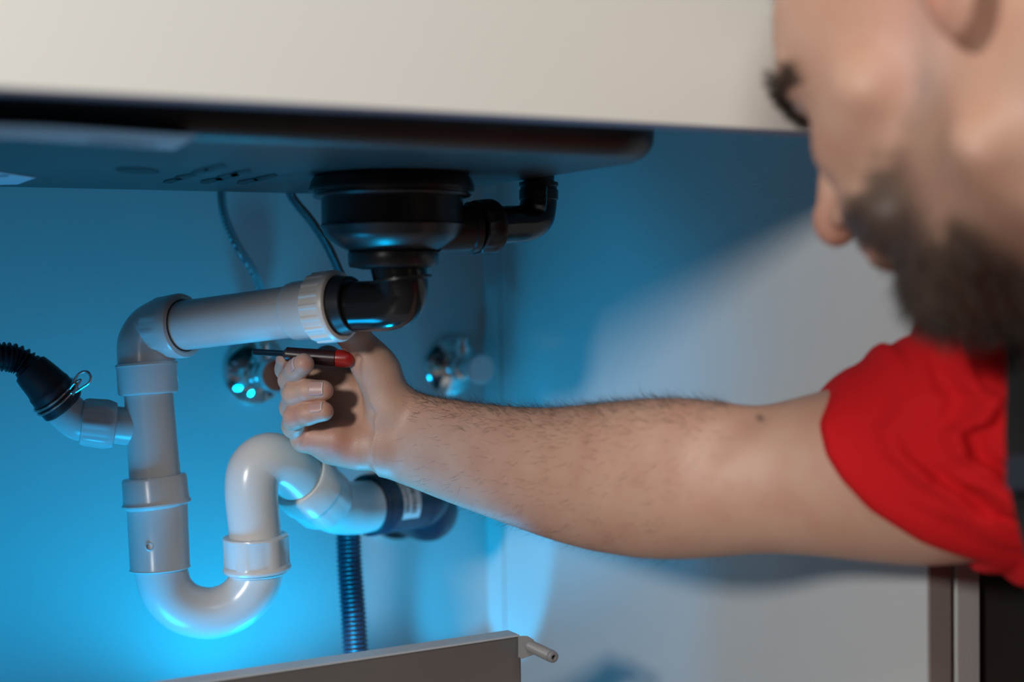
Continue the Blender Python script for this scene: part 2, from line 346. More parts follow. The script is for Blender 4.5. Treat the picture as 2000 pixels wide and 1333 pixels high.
seg2('slip_nut', (502.5, 1116, 1.145), (499, 1046, 1.143), [(0, 0.0235), (0.02, 0.0268), (0.09, 0.0274), (0.16, 0.0266), (0.2, 0.0258), (0.88, 0.0256), (0.94, 0.0262), (0.98, 0.0258), (1.0, 0.0215)], ribs=(6, 0.0005, 4, 5))
sp = catmull([P(500, 1070, 1.143), P(497, 1030, 1.143), P(491, 960, 1.143), P(498, 918, 1.146), P(524, 899, 1.152), P(556, 908, 1.165), P(588, 938, 1.187), P(612, 962, 1.205)], 8)
obj('swan_neck', sweep(sp, list(interp([0.0206, 0.0208, 0.0212, 0.0218, 0.0222, 0.0222, 0.0220, 0.022], len(sp))), 48), white_pl, tp)
seg2('slip_nut', (577, 930, 1.185), (640, 985, 1.225), [(0, 0.0225), (0.02, 0.0268), (0.06, 0.0282), (0.50, 0.0282), (0.52, 0.0272), (0.92, 0.0268), (0.97, 0.0255), (1.0, 0.022)], ribs=(6, 0.0005, 3, 6))
wp = catmull([P(622, 970, 1.213), P(645, 985, 1.228), P(668, 992, 1.25), P(700, 992, 1.275), P(745, 984, 1.304), P(775, 980, 1.32)], 8)
obj('outlet_bend', sweep(wp, list(interp([0.0225, 0.0235, 0.0238, 0.0238, 0.0235, 0.0235], len(wp))), 48), white_pl, tp)
# tee branch
br = [P(292, 836, 1.126), P(240, 832, 1.122), P(222, 830, 1.121)]
obj('tee_branch', sweep(catmull(br, 6), list(interp([0.016, 0.0150, 0.0146], 13)), 40), white_pl, tp)
seg2('branch_nut', (226, 831, 1.1205), (158, 824, 1.113), [(0, 0.0155), (0.03, 0.0175), (0.12, 0.0185), (0.3, 0.0190), (0.85, 0.0182), (0.96, 0.0178), (1.0, 0.0150)], ribs=(8, 0.0006, 3, 4))
bp_ = catmull([P(175, 826, 1.114), P(155, 822, 1.112), P(138, 811, 1.110), P(120, 793, 1.109), P(104, 772, 1.108)], 8)
obj('branch_bend', sweep(bp_, list(interp([0.0158, 0.0156, 0.0152, 0.0150, 0.0148], len(bp_))), 40), white_pl, tp)

# ------------------------------------------------------------------ wall waste socket
wc = PY(838, 972, YB); wd0 = P(716, 988, 1.290); we = P(812, 975, 1.338); wax = (we - wd0).normalized(); WL = (we - wd0).length
ws = thing('wall_waste_socket', wc, 'dark rubber wall connector with a white barcode label behind the forearm', 'pipe connector')
obj('rubber_sleeve', lathe(wd0, we, [(0.003, 0.0238), (0, 0.0245), (-0.001, 0.0270), (0.001, 0.0282), (0.004, 0.0284), (0.006, 0.0270), (0.009, 0.0270), (0.011, 0.0282), (0.017, 0.0284), (0.019, 0.0276), (WL, 0.0276)], seg=72, caps=False), rubber_blue, ws)
wq = we + wax * 0.004
obj('rubber_bend', sweep(catmull([we - wax * 0.002, wq, wq + wax * 0.012 + Vector((0, 0.008, 0)), Vector((wq.x + 0.024, wq.y + 0.030, wc.z)), Vector((wq.x + 0.028, YB - 0.02, wc.z)), Vector((wq.x + 0.028, YB - 0.002, wc.z))], 8), 0.0276, 56), rubber_blue, ws)
wf = Vector((wq.x + 0.026, YB, wc.z - 0.002))
obj('black_gasket', lathe(wf, wf + Vector((0, -1, 0)), [(0.008, 0.029), (0.010, 0.0335), (0.022, 0.0345), (0.025, 0.030)], seg=64), rubber, ws)
obj('wall_flange', lathe(wf, wf + Vector((0, -1, 0)), [(0.0, 0.0400), (0.006, 0.0400), (0.010, 0.0380), (0.0105, 0.034)], seg=64), white_pl, ws)
# barcode label wrapped round the sleeve
u_ = (Vector((0, 0, CZ)) - wd0); u_ = (u_ - wax * u_.dot(wax)).normalized(); w_ = wax.cross(u_)
def wrap(t0, t1, a0, a1, r, n=16):
    V = []; Fc = []
    for k in range(n + 1):
        a = R(a0 + (a1 - a0) * k / n); dv = (u_ * math.cos(a) + w_ * math.sin(a)) * r
        V += [tuple(wd0 + wax * t0 + dv), tuple(wd0 + wax * t1 + dv)]
    for k in range(n): Fc.append([2 * k, 2 * k + 1, 2 * k + 3, 2 * k + 2])
    return V, Fc
sgn = 1 if (w_.z < 0) else -1       # angles grow downwards on the near side
lab = obj('barcode_label', wrap(0.0205, 0.0425, *(sorted((-70 * sgn, 38 * sgn))), 0.0279), mat('label_white', (0.72, 0.74, 0.75), 0.4), ws)
bars = []; a_ = -40.0
while a_ < 26:
    w = random.choice((0.9, 1.3, 2.0)); bars.append(wrap(0.0300, 0.0370, *(sorted((a_ * sgn, (a_ + w) * sgn))), 0.02805, 2)); a_ += w + random.choice((0.9, 1.3, 1.8))
for tt in (0.0216, 0.0233, 0.0250, 0.0267, 0.0395):
    a_ = -55.0
    while a_ < 22:
        w = random.uniform(1.0, 4.5); bars.append(wrap(tt, tt + 0.0011, *(sorted((a_ * sgn, (a_ + w) * sgn))), 0.02805, 2)); a_ += w + random.uniform(0.6, 1.8)
obj('barcode', join(*bars), ink, lab)

# ------------------------------------------------------------------ black waste hose on the left with clamp
hs = thing('waste_hose', P(40, 700, 1.09), 'black corrugated waste hose entering from the left edge', 'hose')
pts, L = resample(path([(-260, 790, 1.02), (-160, 722, 1.05), (-60, 697, 1.075), (0, 697, 1.085), (35, 703, 1.092), (66, 724, 1.096)], 14), 0.00045)
obj('corrugated_tube', sweep(pts, [0.0103 + 0.0013 * math.sin(2 * math.pi * i * 0.00045 / 0.0036) for i in range(len(pts))], 28), rubber, hs)
cp = catmull([P(52, 714, 1.095), P(68, 730, 1.096), P(92, 755, 1.100), P(112, 780, 1.105), P(126, 795, 1.108)], 10)
obj('cuff', sweep(cp, list(np.interp(np.linspace(0, 1, len(cp)), [0, 0.08, 0.12, 0.45, 0.5, 0.53, 0.95, 1.0], [0.0112, 0.0118, 0.0140, 0.0162, 0.0166, 0.0174, 0.0176, 0.0162])), 48), rubber, hs)
cl = thing('spring_clamp', P(122, 780, 1.1), 'steel wire spring clamp around the black hose cuff', 'hose clamp')
cdir = (P(126, 795, 1.108) - P(92, 755, 1.100)).normalized(); cc = P(109, 776, 1.1045); cu = cdir.cross(Vector((0, 0, 1))).normalized(); cw = cdir.cross(cu)
for j, off in enumerate((-0.0022, 0.0016)):
    ring = [cc + cdir * (off + 0.0008 * math.sin(t)) + (cu * math.cos(t) + cw * math.sin(t)) * 0.0184 for t in np.linspace(0, 2 * math.pi, 49)]
    obj('wire_ring', sweep(ring, 0.0010, 10), steel, cl)
loop = catmull([P(142, 772, 1.089), P(150, 757, 1.087), P(146, 744, 1.086), P(154, 731, 1.085), P(168, 726, 1.085), P(177, 735, 1.085), P(174, 748, 1.086), P(160, 758, 1.088), P(148, 766, 1.09), P(138, 768, 1.09)], 8)
obj('wire_loop', sweep(loop, 0.0010, 10), steel, cl)
obj('wire_tail', sweep(catmull([P(136, 760, 1.09), P(146, 748, 1.087), P(158, 742, 1.087), P(150, 754, 1.087)], 5), 0.0009, 8), steel, cl)

# ------------------------------------------------------------------ upright corrugated conduit, lower centre
h2 = thing('corrugated_conduit', P(697, 1300, 1.27), 'dark blue corrugated hose standing upright below the white outlet pipe', 'hose')
pts, L = resample([P(679, 990, 1.30), P(682, 1100, 1.29), P(690, 1200, 1.28), P(698, 1330, 1.27), P(706, 1440, 1.26)], 0.0005)
obj('ribbed_tube', sweep(pts, [0.0110 + 0.0011 * max(-0.8, math.sin(2 * math.pi * i * 0.0005 / 0.0040)) for i in range(len(pts))], 32), hose_blue, h2)
obj('smooth_cuff', sweep([P(679, 1020, 1.298), P(680, 1075, 1.292), P(680, 1079, 1.292)], [0.0124, 0.0124, 0.0112], 32), hose_blue, h2) if False else None

# ------------------------------------------------------------------ braided supply hoses
b1 = thing('supply_hose', P(510, 660, 1.30), 'braided supply hose left of the drain, running down behind the white pipe', 'hose', 'braided hoses')
obj('braided_tube', sweep(path([(440, 330, 1.25), (433, 382, 1.25), (441, 430, 1.255), (466, 486, 1.265), (494, 530, 1.28), (510, 575, 1.30), (514, 640, 1.315)], 10), 0.0040, 20), braid, b1)
obj('hose_nut', lathe(P(513, 628, 1.313), P(514, 668, 1.318), [(0, 0.005), (0.001, 0.0068), (0.012, 0.0068), (0.014, 0.008), (0.021, 0.008)], seg=6), chrome, b1, smooth=False)
b2 = thing('supply_hose', P(690, 600, 1.2), 'braided supply hose passing close behind the black drain cup', 'hose', 'braided hoses')
obj('braided_tube', sweep(path([(555, 340, 1.22), (572, 388, 1.22), (606, 430, 1.215), (640, 482, 1.205), (662, 530, 1.20), (690, 590, 1.20), (712, 640, 1.20)], 10), 0.0040, 20), braid, b2)
obj('hose_nut', lathe(P(704, 622, 1.20), P(716, 650, 1.20), [(0, 0.005), (0.001, 0.0068), (0.012, 0.0068)], seg=6), chrome, b2, smooth=False)

# ------------------------------------------------------------------ angle valves
def valve(px, py, label, pale):
    c = PY(px, py, YB); v = thing('angle_valve', c, label, 'valve', 'chrome angle valves')
    o = Vector((0, -1, 0))
    obj('escutcheon', lathe(c, c + o, [(0, 0.0325), (0.0012, 0.0325), (0.003, 0.0318), (0.006, 0.0285), (0.010, 0.0225), (0.0135, 0.016), (0.015, 0.0125)], seg=64), chrome, v)
    body = obj('valve_body', lathe(c, c + o, [(0.012, 0.0100), (0.018, 0.0105), (0.0185, 0.0125), (0.030, 0.0135), (0.036, 0.0125), (0.037, 0.0105), (0.045, 0.0100)], seg=40), chrome, v)
    q = c + o * 0.028
    obj('outlet_stub', lathe(q, q + Vector((0, 0, 1)), [(0, 0.0075), (0.016, 0.0075), (0.0165, 0.0105), (0.022, 0.0105), (0.0225, 0.0070), (0.030, 0.0068)], seg=32), chrome, v)
    if pale:
        h = obj('valve_handle', lathe(c, c + o, [(0.043, 0.0085), (0.050, 0.0110), (0.062, 0.0142), (0.065, 0.0150), (0.069, 0.0148), (0.071, 0.0135)], seg=40, ribs=None), frost, v)
        h['label'] = 'pale frosted handle'
    else:
        h = obj('valve_handle', lathe(c, c + o, [(0.043, 0.009), (0.046, 0.0150), (0.050, 0.0165), (0.062, 0.0165), (0.066, 0.0150)], seg=56, ribs=(8, 0.0006, 2, 3)), chrome, v)
        obj('brass_ring', lathe(c, c + o, [(0.0395, 0.0108), (0.040, 0.0118), (0.042, 0.0118), (0.0425, 0.0108)], seg=40), brass, v)
    return v
valve(497, 728, 'chrome angle valve on the back wall, partly behind the clenched fingers', False)
valve(880, 716, 'chrome angle valve with a pale round handle above the forearm', True)

# ------------------------------------------------------------------ drawer back with its clip
dz = PY(1020, 1243, 0.955).z
dx = PY(1018, 1260, 0.955).x
dw = thing('drawer_back', (0.2, 0.965, ZB), 'grey metal drawer back standing at the bottom of the cabinet', 'drawer')
obj('back_panel', box((-0.10, 0.955, ZB + 0.02), (dx, 0.974, dz), 0.0012), drawer_m, dw, smooth=False)
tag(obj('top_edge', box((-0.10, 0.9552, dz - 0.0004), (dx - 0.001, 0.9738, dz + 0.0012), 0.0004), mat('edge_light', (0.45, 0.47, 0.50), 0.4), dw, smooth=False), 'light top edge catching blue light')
e0 = P(1016, 1243, 1.092)
clv = []
for (x, y) in ((1012, 1243), (1030, 1243), (1042, 1250), (1046, 1262), (1042, 1280), (1020, 1288), (1012, 1284)): clv.append(P(x, y, 1.082))
obj('end_clip', prism(clv, tuple((P(1016, 1243, 1.10) - P(1016, 1243, 1.082)))), clip_m, dw, smooth=False)
r0 = P(1034, 1262, 1.085); r1 = P(1082, 1285, 1.055)
RL = (r1 - r0).length
prof = [(0, 0.0046)]
t = 0.002
while t < RL - 0.004: prof += [(t, 0.0046), (t + 0.0006, 0.0041)]; t += 0.0013
prof += [(RL - 0.003, 0.0046), (RL - 0.0005, 0.0042), (RL, 0.0034), (RL, 0.0020), (RL - 0.005, 0.0016)]
obj('threaded_dowel', lathe(r0, r1, prof, seg=24), clip_m, dw, sharp=50)

# ------------------------------------------------------------------ tool in the fist
tl = thing('screwdriver', P(650, 702, 1.095), 'red handled tool gripped in the fist just under the cream nut', 'hand tool')
obj('grip', sweep([P(x, y, d) for x, y, d in ((556, 692, 1.100), (560, 692, 1.0995), (600, 696, 1.0985), (655, 700, 1.0975), (657, 700, 1.0975))], [0.0035, 0.0055, 0.0060, 0.0064, 0.005], 28), mat('dark_grip', (0.035, 0.012, 0.012), 0.35), tl)
tag(obj('end_cap', sweep([P(x, y, d) for x, y, d in ((655, 700, 1.0975), (657, 700, 1.0975), (676, 701, 1.097), (684, 701, 1.097), (689, 701, 1.097), (692, 701, 1.097), (693, 701, 1.097))], [0.0050, 0.0068, 0.0069, 0.0066, 0.0056, 0.0035, 0.0012], 28), red_pl, tl), 'glossy red end')
obj('shank', sweep([P(560, 692, 1.0995), P(498, 688, 1.115)], 0.0026, 16), mat('dark_steel', (0.06, 0.06, 0.065), 0.3, metal=0.9), tl)

# ------------------------------------------------------------------ the person: signed distance field -> one continuous skin
def smin(a, b, k):
    if k <= 0: return np.minimum(a, b)
    h = np.clip(0.5 + 0.5 * (b - a) / k, 0, 1); return b + (a - b) * h - k * h * (1 - h)
def smax(a, b, k): return -smin(-a, -b, k)
def rcone(X, Y, Z, a, b, ra, rb):
    ab = b - a; L2 = float(ab @ ab)
    t = np.clip(((X - a[0]) * ab[0] + (Y - a[1]) * ab[1] + (Z - a[2]) * ab[2]) / L2, 0, 1)
    return np.sqrt((X - a[0] - t * ab[0]) ** 2 + (Y - a[1] - t * ab[1]) ** 2 + (Z - a[2] - t * ab[2]) ** 2) - (ra + (rb - ra) * t)
def ellip(X, Y, Z, c, r):
    k0 = np.sqrt(((X - c[0]) / r[0]) ** 2 + ((Y - c[1]) / r[1]) ** 2 + ((Z - c[2]) / r[2]) ** 2)
    k1 = np.sqrt(((X - c[0]) / r[0] ** 2) ** 2 + ((Y - c[1]) / r[1] ** 2) ** 2 + ((Z - c[2]) / r[2] ** 2) ** 2)
    return k0 * (k0 - 1) / np.maximum(k1, 1e-6)
def axis(breaks):
    out = [breaks[0][0]]
    for (a, b, h) in breaks:
        n = max(1, int(round((b - a) / h))); out += list(np.linspace(a, b, n + 1)[1:])
    return np.array(out, np.float32)
class Field:
    def __init__(s, xs, ys, zs): s.a = (xs, ys, zs); s.f = np.full((len(xs), len(ys), len(zs)), 0.5, np.float32)
    def _sl(s, lo, hi):
        sl = []
        for ax_, l, h in zip(s.a, lo, hi):
            i = max(0, np.searchsorted(ax_, l) - 1); j = min(len(ax_), np.searchsorted(ax_, h) + 1); sl.append(slice(i, max(i, j)))
        return tuple(sl)
    def grid(s, sl): return s.a[0][sl[0]][:, None, None], s.a[1][sl[1]][None, :, None], s.a[2][sl[2]][None, None, :]
    def add(s, fn, lo, hi, k=0.0, sub=False):
        sl = s._sl(lo, hi)
        if any(q.start >= q.stop for q in sl): return
        g = s.grid(sl); d = fn(*g)
        s.f[sl] = smax(s.f[sl], -d, k) if sub else smin(s.f[sl], d, k)
    def cone(s, a, b, ra, rb, k=0.0, sub=False):
        m = max(ra, rb) + 2 * k + 0.006; lo = np.minimum(a, b) - m; hi = np.maximum(a, b) + m
        s.add(lambda X, Y, Z: rcone(X, Y, Z, a, b, ra, rb), lo, hi, k, sub)
    def chain(s, pts, kin, k):                 # pts: (point, radius) joined with kin, then to the rest with k
        m = max(p[1] for p in pts) + 2 * k + 0.006; A = np.array([p[0] for p in pts])
        def fn(X, Y, Z):
            d = None
            for (p, r), (q, r2) in zip(pts[:-1], pts[1:]):
                e = rcone(X, Y, Z, p, q, r, r2); d = e if d is None else smin(d, e, kin)
            return d
        s.add(fn, A.min(0) - m, A.max(0) + m, k)
def nets(f, xs, ys, zs):
    s = f < 0; cs = np.zeros(tuple(n - 1 for n in f.shape), np.int8)
    for i in (0, 1):
        for j in (0, 1):
            for k in (0, 1): cs += s[i:i + cs.shape[0], j:j + cs.shape[1], k:k + cs.shape[2]]
    I = np.argwhere((cs > 0) & (cs < 8)); del cs
    acc = np.zeros((len(I), 3)); cnt = np.zeros(len(I)); A = (xs, ys, zs)
    corners = [(i, j, k) for i in (0, 1) for j in (0, 1) for k in (0, 1)]
    fv = {c: f[I[:, 0] + c[0], I[:, 1] + c[1], I[:, 2] + c[2]].astype(float) for c in corners}
    ps = {c: np.stack([A[d][I[:, d] + c[d]] for d in range(3)], 1) for c in corners}
    for c in corners:
        for d in range(3):
            if c[d] == 0:
                e = list(c); e[d] = 1; e = tuple(e); cr = (fv[c] < 0) != (fv[e] < 0)
                t = np.where(cr, fv[c] / np.where(cr, fv[c] - fv[e], 1), 0)
                acc += (ps[c] + (ps[e] - ps[c]) * t[:, None]) * cr[:, None]; cnt += cr
    V = acc / np.maximum(cnt, 1)[:, None]
    idg = np.full(tuple(n - 1 for n in f.shape), -1, np.int32); idg[I[:, 0], I[:, 1], I[:, 2]] = np.arange(len(I))
    Q = []
    for d in range(3):
        e1, e2 = [(1, 2), (2, 0), (0, 1)][d]
        sa = [slice(0, -1) if q == d else slice(1, -1) for q in range(3)]; sb = [slice(1, None) if q == d else slice(1, -1) for q in range(3)]
        E_ = np.argwhere(s[tuple(sa)] != s[tuple(sb)])
        if not len(E_): continue
        off = np.array([0 if q == d else 1 for q in range(3)]); E_ = E_ + off
        def cid(o1, o2):
            c = E_.copy(); c[:, e1] -= o1; c[:, e2] -= o2; return idg[c[:, 0], c[:, 1], c[:, 2]]
        q = np.stack([cid(1, 1), cid(0, 1), cid(0, 0), cid(1, 0)], 1)
        ins = s[E_[:, 0], E_[:, 1], E_[:, 2]]; q[~ins] = q[~ins][:, ::-1]; Q.append(q)
    Q = np.concatenate(Q); Q = Q[(Q >= 0).all(1)]
    return V, Q
def smooth_v(V, Q, it, lam=0.5):
    V = V.copy()
    for _ in range(it):
        acc = np.zeros_like(V); cnt = np.zeros(len(V))
        for a, b in ((0, 1), (1, 2), (2, 3), (3, 0)):
            for p, q in ((a, b), (b, a)):
                for d in range(3): acc[:, d] += np.bincount(Q[:, p], V[Q[:, q], d], len(V))
                cnt += np.bincount(Q[:, p], minlength=len(V))
        V += lam * (acc / np.maximum(cnt, 1)[:, None] - V)
    return V
def normals(V, Q):
    n = np.cross(V[Q[:, 2]] - V[Q[:, 0]], V[Q[:, 3]] - V[Q[:, 1]]); N = np.zeros_like(V)
    for k in range(4):
        for d in range(3): N[:, d] += np.bincount(Q[:, k], n[:, d], len(V))
    return N / np.maximum(np.linalg.norm(N, axis=1), 1e-12)[:, None]

def tube_fn(rows, grow=0.0):
    """rows (px, y top, y bottom, depth, thickness ratio): limb whose axis runs across the view"""
    a = np.array(rows, float); d = a[:, 3]; x = (a[:, 0] - 1000) * d / F; zt = (666.5 - a[:, 1]) * d / F; zb_ = (666.5 - a[:, 2]) * d / F
    o = np.argsort(x); x = x[o]; zc = ((zt + zb_) / 2)[o]; hz = ((zt - zb_) / 2)[o]; yc = d[o]; hy = hz * a[:, 4][o]
    xf = np.linspace(x[0], x[-1], 400)
    def sm(v):
        y = np.interp(xf, x, v); kk = np.hanning(31); kk /= kk.sum(); return np.convolve(np.pad(y, 15, mode='edge'), kk, 'valid')
    zc, hz, yc, hy = map(sm, (zc, hz, yc, hy))
    def fn(X, Y, Z):
        Xi = np.asarray(X).ravel(); g = lambda v: np.interp(Xi, xf, v).reshape(np.shape(X))
        a_, b_ = g(hz) + grow, g(hy) + grow
        q = np.sqrt(((Z - g(zc)) / a_) ** 2 + ((Y - g(yc)) / b_) ** 2)
        dd = (q - 1) * np.minimum(a_, b_)
        ex = np.maximum(xf[0] - X, X - xf[-1]); return np.maximum(dd, ex)
    lo = np.array([xf[0] - 0.01, (yc - hy).min() - 0.04 - grow, (zc - hz).min() - 0.04 - grow]); hi = np.array([xf[-1] + 0.01, (yc + hy).max() + 0.04 + grow, (zc + hz).max() + 0.04 + grow])
    return fn, lo, hi
ARM = [(742, 700, 928, 1.128, 0.62), (775, 738, 943, 1.124, 0.62), (800, 764, 951, 1.118, 0.64), (850, 776, 972, 1.104, 0.68), (925, 787, 1000, 1.08, 0.74), (1000, 795, 1028, 1.058, 0.8), (1080, 797, 1056, 1.034, 0.85),
       (1150, 790, 1075, 1.012, 0.88), (1250, 779, 1091, 0.985, 0.9), (1330, 777, 1093, 0.966, 0.88), (1400, 783, 1088, 0.953, 0.84), (1480, 795, 1081, 0.94, 0.82), (1540, 782, 1082, 0.93, 0.84),
       (1600, 765, 1087, 0.922, 0.88), (1700, 742, 1098, 0.908, 0.88), (1800, 715, 1106, 0.893, 0.88), (1900, 715, 1098, 0.880, 0.82), (1980, 735, 1070, 0.875, 0.75), (2100, 740, 1060, 0.87, 0.7)]
# head pose (from the landmarks seen in the photograph), camera frame
HR = np.array([[-0.69086921, -0.67599485, -0.25637998], [0.53397254, -0.71616905, 0.44941654], [-0.48741467, 0.17358818, 0.85574183]])
_t = R(-8); HR = HR @ np.array([[math.cos(_t), -math.sin(_t), 0], [math.sin(_t), math.cos(_t), 0], [0, 0, 1]])
HT = np.array([0.2490, 0.7456, 0.1522]); HS = 1.05
def h2c(p): return np.atleast_2d(p) * HS @ HR.T + HT
def c2h(p): return ((np.atleast_2d(p) - HT) @ HR) / HS
def head_local(X, Y, Z):                        # local: x forward, y left, z up
    A = lambda *v: np.array(v, float)
    d = ellip(X, Y, Z, (-0.008, 0, 0.052), (0.098, 0.075, 0.083))
    d = smin(d, ellip(X, Y, Z, (0.040, 0, 0.035), (0.055, 0.064, 0.060)), 0.03)
    d = smin(d, ellip(X, Y, Z, (0.032, 0, -0.020), (0.060, 0.056, 0.070)), 0.03)
    d = smin(d, rcone(X, Y, Z, A(0.005, 0.050, -0.070), A(0.068, 0.014, -0.098), 0.016, 0.020), 0.02)
    d = smin(d, rcone(X, Y, Z, A(0.005, -0.050, -0.070), A(0.068, -0.014, -0.098), 0.016, 0.020), 0.02)
    d = smin(d, ellip(X, Y, Z, (0.030, 0, -0.078), (0.050, 0.045, 0.030)), 0.02)
    d = smin(d, rcone(X, Y, Z, A(0.072, 0, -0.096), A(0.070, 0, -0.100), 0.020, 0.020), 0.012)
    for s in (1, -1):
        d = smin(d, rcone(X, Y, Z, A(0.090, s * 0.010, 0.030), A(0.076, s * 0.046, 0.030), 0.010, 0.011), 0.012)     # brow
        d = smin(d, rcone(X, Y, Z, A(0.070, s * 0.036, -0.018), A(0.040, s * 0.058, -0.010), 0.018, 0.014), 0.018)   # cheekbone
        d = smax(d, -rcone(X, Y, Z, A(0.096, s * 0.030, 0.008), A(0.093, s * 0.044, 0.008), 0.010, 0.007), 0.012)   # socket
        d = smin(d, rcone(X, Y, Z, A(0.072, s * 0.033, 0.007), A(0.0721, s * 0.033, 0.007), 0.0125, 0.0125), 0.003)  # closed lid over the eye
        d = smin(d, rcone(X, Y, Z, A(0.082, s * 0.026, -0.045), A(0.068, s * 0.038, -0.060), 0.013, 0.012), 0.014)   # cheek by the mouth
    d = smin(d, rcone(X, Y, Z, A(0.094, 0, 0.020), A(0.116, 0, -0.024), 0.0075, 0.0100), 0.008)                      # nose
    d = smin(d, rcone(X, Y, Z, A(0.116, 0, -0.024), A(0.1161, 0, -0.028), 0.0115, 0.0115), 0.004)
    for s in (1, -1):
        d = smin(d, rcone(X, Y, Z, A(0.104, s * 0.011, -0.031), A(0.098, s * 0.013, -0.032), 0.0072, 0.0070), 0.004)
        d = smax(d, -rcone(X, Y, Z, A(0.111, s * 0.007, -0.040), A(0.104, s * 0.008, -0.036), 0.0034, 0.003), 0.002)
    d = smin(d, ellip(X, Y, Z, (0.082, 0, -0.052), (0.020, 0.028, 0.020)), 0.012)
    d = smin(d, rcone(X, Y, Z, A(0.098, 0.010, -0.054), A(0.098, -0.010, -0.054), 0.0052, 0.0052), 0.005)
    d = smin(d, rcone(X, Y, Z, A(0.088, 0.022, -0.057), A(0.098, 0.004, -0.054), 0.003, 0.0050), 0.004)
    d = smin(d, rcone(X, Y, Z, A(0.095, 0.011, -0.065), A(0.095, -0.011, -0.065), 0.0056, 0.0056), 0.004)
    d = smax(d, -rcone(X, Y, Z, A(0.105, 0.016, -0.0597), A(0.105, -0.016, -0.0597), 0.0016, 0.0016), 0.002)
    for s in (1, -1):                           # ears
        ca, sa = math.cos(R(20)), math.sin(R(20))
        yy = (Y * s - 0.074); xx = X + 0.030; x2 = xx * ca + yy * sa * 0; z2 = Z + 0.002
        e = ellip(xx * 1.0 + z2 * 0.2, yy - np.abs(xx - 0.01) * 0.0 - (0.012 - xx) * 0.35, z2, (0, 0, 0), (0.018, 0.0065, 0.032))
        e = smax(e, -ellip(xx + z2 * 0.2, yy - 0.009 - (0.012 - xx) * 0.35, z2, (0.002, 0, 0.004), (0.0115, 0.0085, 0.020)), 0.004)
        d = smin(d, e, 0.006)
    return d
def head_fn(X, Y, Z):
    q = [HR[0, i] * (X - HT[0]) + HR[1, i] * (Y - HT[1]) + HR[2, i] * (Z - HT[2]) for i in range(3)]
    return head_local(q[0] / HS, q[1] / HS, q[2] / HS) * HS

xs = axis([(-0.200, -0.080, 0.0009), (-0.080, 0.62, 0.0026)])
ys = axis([(0.60, 1.055, 0.0028), (1.055, 1.175, 0.0009)])
zs = axis([(-0.34, -0.115, 0.0030), (-0.115, 0.012, 0.0009), (0.012, 0.34, 0.0026)])
fd = Field(xs, ys, zs)
def c(px, py, d): return c3(px, py, d)
def pr(px, d=1.1): return px * d / F
af, alo, ahi = tube_fn(ARM); fd.add(af, alo, ahi)
# elbow pit and muscle lines
fd.cone(c(1462, 800, 0.917), c(1385, 855, 0.907), 0.002, 0.003, 0.020, sub=True)
fd.cone(c(1385, 855, 0.907), c(1338, 960, 0.908), 0.003, 0.001, 0.020, sub=True)
# palm
W = (772, 855, 1.128)
for q, r1 in (((640, 705, 1.142), 0.0125), ((622, 745, 1.146), 0.0125), ((618, 795, 1.144), 0.012), ((622, 845, 1.136), 0.0115)):
    fd.cone(c(*W), c(*q), 0.016, r1, 0.012)
fd.cone(c(745, 872, 1.118), c(640, 862, 1.118), 0.0175, 0.0130, 0.012)      # heel of the hand
fd.cone(c(700, 882, 1.120), c(650, 875, 1.120), 0.0145, 0.0130, 0.010)
fd.cone(c(596, 856, 1.114), c(655, 858, 1.112), 0.0120, 0.0135, 0.006)       # pad under the little finger
fd.cone(c(758, 790, 1.113), c(730, 715, 1.107), 0.0165, 0.0150, 0.012)      # thenar
fd.cone(c(740, 725, 1.112), c(712, 690, 1.105), 0.0160, 0.0135, 0.010)
fd.chain([(c(728, 712, 1.112), 0.0140), (c(690, 655, 1.098), 0.0115), (c(648, 630, 1.090), 0.0100), (c(618, 632, 1.088), 0.0088)], 0.006, 0.006)   # thumb
# palm creases
for pts_ in ([(655, 828, 1.098), (668, 790, 1.096), (690, 735, 1.094), (700, 700, 1.094)], [(642, 800, 1.110), (655, 760, 1.108), (662, 715, 1.108)], [(672, 790, 1.096), (700, 800, 1.096), (725, 808, 1.098)]):
    for p, q in zip(pts_[:-1], pts_[1:]): fd.cone(c(*p), c(*q), 0.0022, 0.0022, 0.006, sub=True)
# fingers (each its own bent chain, kept apart)
FK = 0.0016
fd.chain([(c(640, 715, 1.146), 0.0105), (c(585, 738, 1.142), 0.0092), (c(558, 722, 1.120), 0.0082), (c(556, 703, 1.106), 0.0070)], 0.003, FK)                        # index
fd.chain([(c(622, 750, 1.146), 0.0105), (c(572, 764, 1.128), 0.0094), (c(566, 742, 1.100), 0.0088), (c(580, 722, 1.084), 0.0084), (c(593, 711, 1.076), 0.0080)], 0.003, FK)   # middle
fd.chain([(c(618, 800, 1.142), 0.0105), (c(570, 797, 1.114), 0.0094), (c(575, 770, 1.090), 0.0090), (c(600, 764, 1.084), 0.0086), (c(631, 763, 1.082), 0.0079)], 0.003, FK)      # ring
fd.chain([(c(626, 855, 1.130), 0.0110), (c(576, 832, 1.108), 0.0100), (c(576, 815, 1.092), 0.0088), (c(600, 809, 1.084), 0.0085), (c(632, 804, 1.081), 0.0076)], 0.003, FK)      # little
# finger-base folds
fd.cone(c(566, 846, 1.094), c(604, 832, 1.094), 0.0012, 0.0012, 0.002, sub=True)
fd.cone(c(585, 880, 1.104), c(603, 840, 1.098), 0.0010, 0.0010, 0.003, sub=True)
fd.cone(c(598, 893, 1.104), c(604, 866, 1.098), 0.0010, 0.0010, 0.003, sub=True)
fd.cone(c(604, 866, 1.098), c(622, 838, 1.098), 0.0010, 0.0010, 0.003, sub=True)
